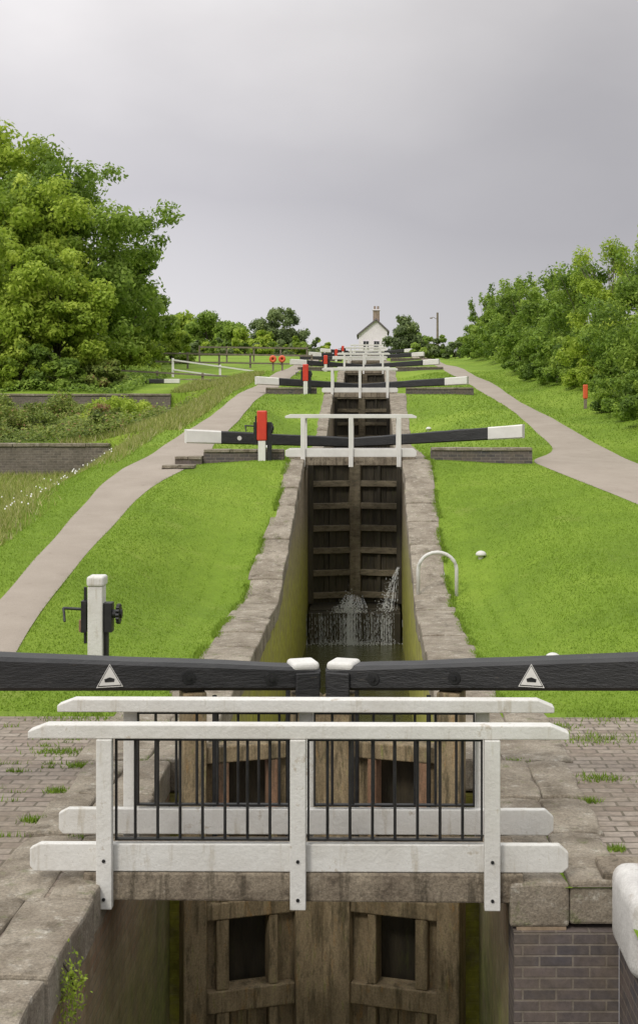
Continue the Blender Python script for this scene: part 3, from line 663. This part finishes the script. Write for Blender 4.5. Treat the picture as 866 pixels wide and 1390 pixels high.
for i,(x,y,rx,ry,rz) in enumerate(hs):
    z=G(x,y); tree(x,y,z,z+rz*.8,rx,ry*random.uniform(.8,1),rz*random.uniform(.95,1.12),32000 if y<60 else 16000,.07 if y<60 else .095,(B,HG,A,HG,B,HG,A,HG,A,HG,A,HG)[i],'tall leafy hedgerow shrub above the footpath',K=110,name='hedgerow_shrub',cat='shrub',trunk=.08,cr=(.12,.24),lo=.1,group='hedgerow shrubs',skirt=.42,shoots=16)
for i,(x,y) in enumerate([(8.5,36),(8.9,33),(8.3,40),(8.4,43.5),(8.9,48),(8.6,53),(8.0,58),(7.9,64),(7.8,70),(9.2,30)]):
    z=G(x,y); s=1.0 if i<5 else .85
    tree(x,y,z,z+.6*s,1.05*s,2.0,.95*s,9000,.055,B if i in (0,9,5) else HG,'low bright bush at the path verge',K=34,name='verge_bush',cat='bush',trunk=.04,lo=.05,group='verge bushes',skirt=.5)
for i in range(16):
    x=3.9+i*.55; y=110+random.uniform(-3,3); z=G(x,y)
    tree(x,y,z,z+.75,.95,1,.95,2400,.11,C_ if i%2 else A,'clipped hedge bush on the hilltop',K=14,name='hedge_bush',cat='bush',trunk=.03,lo=.1,group='hilltop hedge',skirt=.4)
for i in range(15):
    x=-20+i*1.05; y=142+random.uniform(-2,2); z=G(x,y)
    tree(x,y,z,z+.7,1.1,1,.95+.25*(i%3),2400,.14,(A,C_,B)[i%3],'low leafy bush in the hilltop hedge line',K=14,name='hedge_bush',cat='bush',trunk=.03,lo=.1,group='hilltop hedge',skirt=.4)

def undergrowth(name,x0,x1,y0,y1,n,h,ls,mt,label,edge=None):
    x=rng.uniform(x0,x1,n); y=rng.uniform(y0,y1,n)
    if edge is not None:
        k=x<edge+np.sin(y*.8)*.7; x=x[k]; y=y[k]; n=len(x)
    f=.5+.5*np.sin(x*1.7+np.sin(y*.9)*2)*np.sin(y*1.1+x*.5)
    z=H(x,y)+h*(.15+.85*f)*rng.random(n)**.6
    sh=.3+.35*f+rng.normal(0,.22,n)
    o=leaves(np.stack([x,y,z],1),np.tile([0,-.3,.8],(n,1)),ls,sh,mt,name,None); tag(o,label,'undergrowth',kind='stuff')
undergrowth('bramble_undergrowth',-23,-7.4,40.5,61,85000,.8,.06,D_,'tangled brambles and weeds on the pond bank',edge=-8.3)
undergrowth('woodland_undergrowth',-32,-11.5,63,78,30000,.6,.1,A,'leafy undergrowth below the trees')
root=empty('wall_plant',(-1.80,7.85,-.05),'small leafy weed growing from the stone wall','weed')
n=420; P=rng.normal(0,1,(n,3))*np.array([.03,.09,.09])+np.array([.03,0,-.1]); P[:,2]-=np.abs(rng.normal(0,.08,n))
o=leaves(P,np.tile([.9,-.3,.3],(n,1)),.014,.5+rng.normal(0,.2,n),B,'leaf_cluster',root); o['kind']='stuff'
sb=MB(); sb.tube([(-.03,0,0),(.02,0,-.08),(.04,.02,-.2)],[.006,.005,.003],5); meshobj('stem',sb,[M['bark']],root)

def blades(name,x,y,h,w,mt,label,shade):
    n=len(x); z=H(x,y); a=rng.uniform(0,2*np.pi,n); hh=h*rng.uniform(.5,1.3,n); ww=w*rng.uniform(.7,1.3,n)
    v=np.empty((n,3,3)); ca,sa=np.cos(a)*ww,np.sin(a)*ww
    v[:,0]=np.stack([x-ca,y-sa,z-.005],1); v[:,1]=np.stack([x+ca,y+sa,z-.005],1)
    v[:,2]=np.stack([x+rng.normal(0,.45,n)*hh,y+rng.normal(0,.45,n)*hh,z+hh],1)
    o=npmesh(name,v.reshape(-1,3),3,mt,shade); tag(o,label,'grass',kind='stuff'); return o
n=400000
y=14.2+(36-14.2)*rng.random(n)**1.15; x=rng.uniform(-9,7.5,n)
k=~inpath(x,y,-.01)&((x<np.interp(y,[20,24,27.5],[-2.24,-2.17,-1.97]))|(x>1.34)); x=x[k];y=y[k]
sh=.5+.1*np.sin(x*1.3+y*.8)*np.sin(y*.6-x*.7)+.07*np.sin(x*4.1+np.sin(y*2)*2)*np.sin(y*3)+rng.normal(0,.18,len(x))
blades('lawn_grass',x,y,.021,.008,M['blade'],'short mown bright green lawn grass',sh)
n=80000
y=36+(75-36)*rng.random(n); x=rng.uniform(-9,9.5,n); k=~inpath(x,y,.0)&((x<-2.05)|(x>1.4)); x=x[k];y=y[k]
blades('bank_grass',x,y,.04,.02,M['blade'],'mown grass on the upper banks',.5+rng.normal(0,.25,len(x)))
n=70000
x=rng.uniform(-14,-6.2,n); y=rng.uniform(19,39.8,n); k=(np.sin(x*1.1+y*.4)+rng.normal(0,.5,n)-(x+7.5)*.5)>-.2; k&=~inpath(x,y,.25); x=x[k];y=y[k]
blades('long_grass',x,y,.16,.01,M['hay'],'long seeding meadow grass on the verge',.52+rng.normal(0,.28,len(x)))
n=26000
x=rng.uniform(-9.5,-5.8,n); y=rng.uniform(40,72,n); k=~inpath(x,y,.2); x=x[k];y=y[k]
blades('bank_long_grass',x,y,.2,.018,M['hay'],'long yellowing grass beside the towpath',.5+rng.normal(0,.25,len(x)))
xx=[];yy=[]
for side in (-1,1):
    q=rng.uniform(14.3,33,9000)
    x0=np.interp(q,[14,20,24,27.5],[-2.3,-2.26,-2.18,-1.98]) if side<0 else np.interp(q,[14,20,25,30],[1.42,1.35,1.32,1.36])
    xx.append(x0+rng.normal(0,.035,9000)+.025*np.sin(q*3.1)); yy.append(q)
xx=np.concatenate(xx); yy=np.concatenate(yy); k=np.sin(yy*2.3)+np.sin(yy*5.1+xx)>-.6
blades('edge_grass',xx[k],yy[k],.055,.008,M['blade'],'ragged grass growing over the coping edge',.4+rng.normal(0,.22,k.sum()))
xx=[];yy=[]
cl=[(2.2,13.0,.2,300),(-3.0,14.0,.3,500),(2.5,14.0,.3,400),(1.78,10.9,.04,120),(-2.66,10.4,.05,140),(-2.3,13.6,.12,140),(1.85,13.5,.12,200),(-2.65,12.0,.06,150),(-2.68,9.0,.05,160),(1.78,9.7,.04,110),(-2.66,11.2,.05,120),(2.0,11.6,.1,200),(-2.9,12.5,.12,220),(1.3,12.12,.07,140),(-2.1,12.12,.07,120),(-2.2,9.95,.03,60)]
for (cx,cy,r,n) in cl:
    xx.append(cx+rng.normal(0,r,n)); yy.append(cy+rng.normal(0,r*.6,n))
for i in range(150):
    cx=random.choice([-1,1])*random.uniform(2.7,6); cy=round(random.uniform(9,13.8)/.13)*.13; n=random.randint(8,30); xx.append(cx+rng.normal(0,.06,n)); yy.append(cy+rng.normal(0,.012,n))
xx=np.concatenate(xx); yy=np.concatenate(yy)
blades('paving_weeds',xx,yy,.05,.007,M['blade'],'tufts of grass in the paving joints',.3+rng.normal(0,.2,len(xx)))
n=70; x=rng.uniform(-9.5,-6.6,n); y=rng.uniform(24,38,n); z=H(x,y)+.18; s=.014
v=np.stack([np.stack([x-s,y,z-s],1),np.stack([x+s,y,z-s],1),np.stack([x+s,y+s,z+s],1),np.stack([x-s,y+s,z+s],1)],1).reshape(-1,3)
tag(npmesh('wild_flowers',v,4,M['whitefar'],np.zeros(len(x))),'small white wild flowers in long grass','flowers',kind='stuff')

# ------------------------------------------------------------------ world and light
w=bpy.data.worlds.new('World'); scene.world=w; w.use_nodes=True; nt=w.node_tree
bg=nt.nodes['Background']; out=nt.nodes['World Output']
sky=N(nt,'ShaderNodeTexSky'); sky.sky_type='NISHITA'; sky.sun_disc=False; sky.sun_elevation=V(48); sky.sun_rotation=V(215)
nt.links.new(sky.outputs[0],bg.inputs[0]); bg.inputs[1].default_value=.07
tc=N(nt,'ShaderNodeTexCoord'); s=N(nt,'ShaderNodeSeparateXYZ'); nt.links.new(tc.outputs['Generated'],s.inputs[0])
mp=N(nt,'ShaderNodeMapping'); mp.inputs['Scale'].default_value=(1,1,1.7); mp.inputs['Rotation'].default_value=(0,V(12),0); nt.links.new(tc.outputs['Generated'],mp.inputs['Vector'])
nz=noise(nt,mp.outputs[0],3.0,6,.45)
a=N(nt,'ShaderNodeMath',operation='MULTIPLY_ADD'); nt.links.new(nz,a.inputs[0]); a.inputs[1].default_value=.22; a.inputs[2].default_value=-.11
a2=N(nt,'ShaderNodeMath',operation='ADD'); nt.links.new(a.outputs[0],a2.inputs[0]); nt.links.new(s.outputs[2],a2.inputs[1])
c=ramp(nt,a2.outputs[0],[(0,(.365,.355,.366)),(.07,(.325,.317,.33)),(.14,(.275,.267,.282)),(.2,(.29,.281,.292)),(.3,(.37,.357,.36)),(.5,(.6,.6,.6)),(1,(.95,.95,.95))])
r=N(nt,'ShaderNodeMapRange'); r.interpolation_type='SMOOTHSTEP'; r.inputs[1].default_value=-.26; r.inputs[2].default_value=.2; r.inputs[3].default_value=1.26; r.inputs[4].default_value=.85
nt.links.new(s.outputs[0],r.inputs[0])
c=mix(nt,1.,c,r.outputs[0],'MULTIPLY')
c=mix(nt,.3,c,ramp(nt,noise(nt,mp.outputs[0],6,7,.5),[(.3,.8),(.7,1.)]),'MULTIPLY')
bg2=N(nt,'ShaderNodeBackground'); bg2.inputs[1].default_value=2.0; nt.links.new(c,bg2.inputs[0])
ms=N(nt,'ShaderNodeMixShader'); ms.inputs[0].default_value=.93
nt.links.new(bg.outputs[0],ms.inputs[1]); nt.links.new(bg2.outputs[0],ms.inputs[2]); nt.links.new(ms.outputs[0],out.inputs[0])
L=bpy.data.lights.new('sun','SUN'); L.energy=1.5; L.angle=V(12); L.color=(1,.95,.86)
lo=bpy.data.objects.new('sun',L); lo.rotation_euler=(V(46),0,V(-28)); col.objects.link(lo)

cam=bpy.data.cameras.new('camera'); co=bpy.data.objects.new('camera',cam); col.objects.link(co)
co.location=(0,0,3.2); co.rotation_euler=(V(90),0,0)
cam.sensor_fit='VERTICAL'; cam.sensor_height=36; cam.lens=46.6; cam.shift_x=-.0518; cam.shift_y=-.0957; cam.clip_end=2000
scene.camera=co
scene.view_settings.view_transform='Standard'; scene.view_settings.look='None'; scene.view_settings.exposure=0
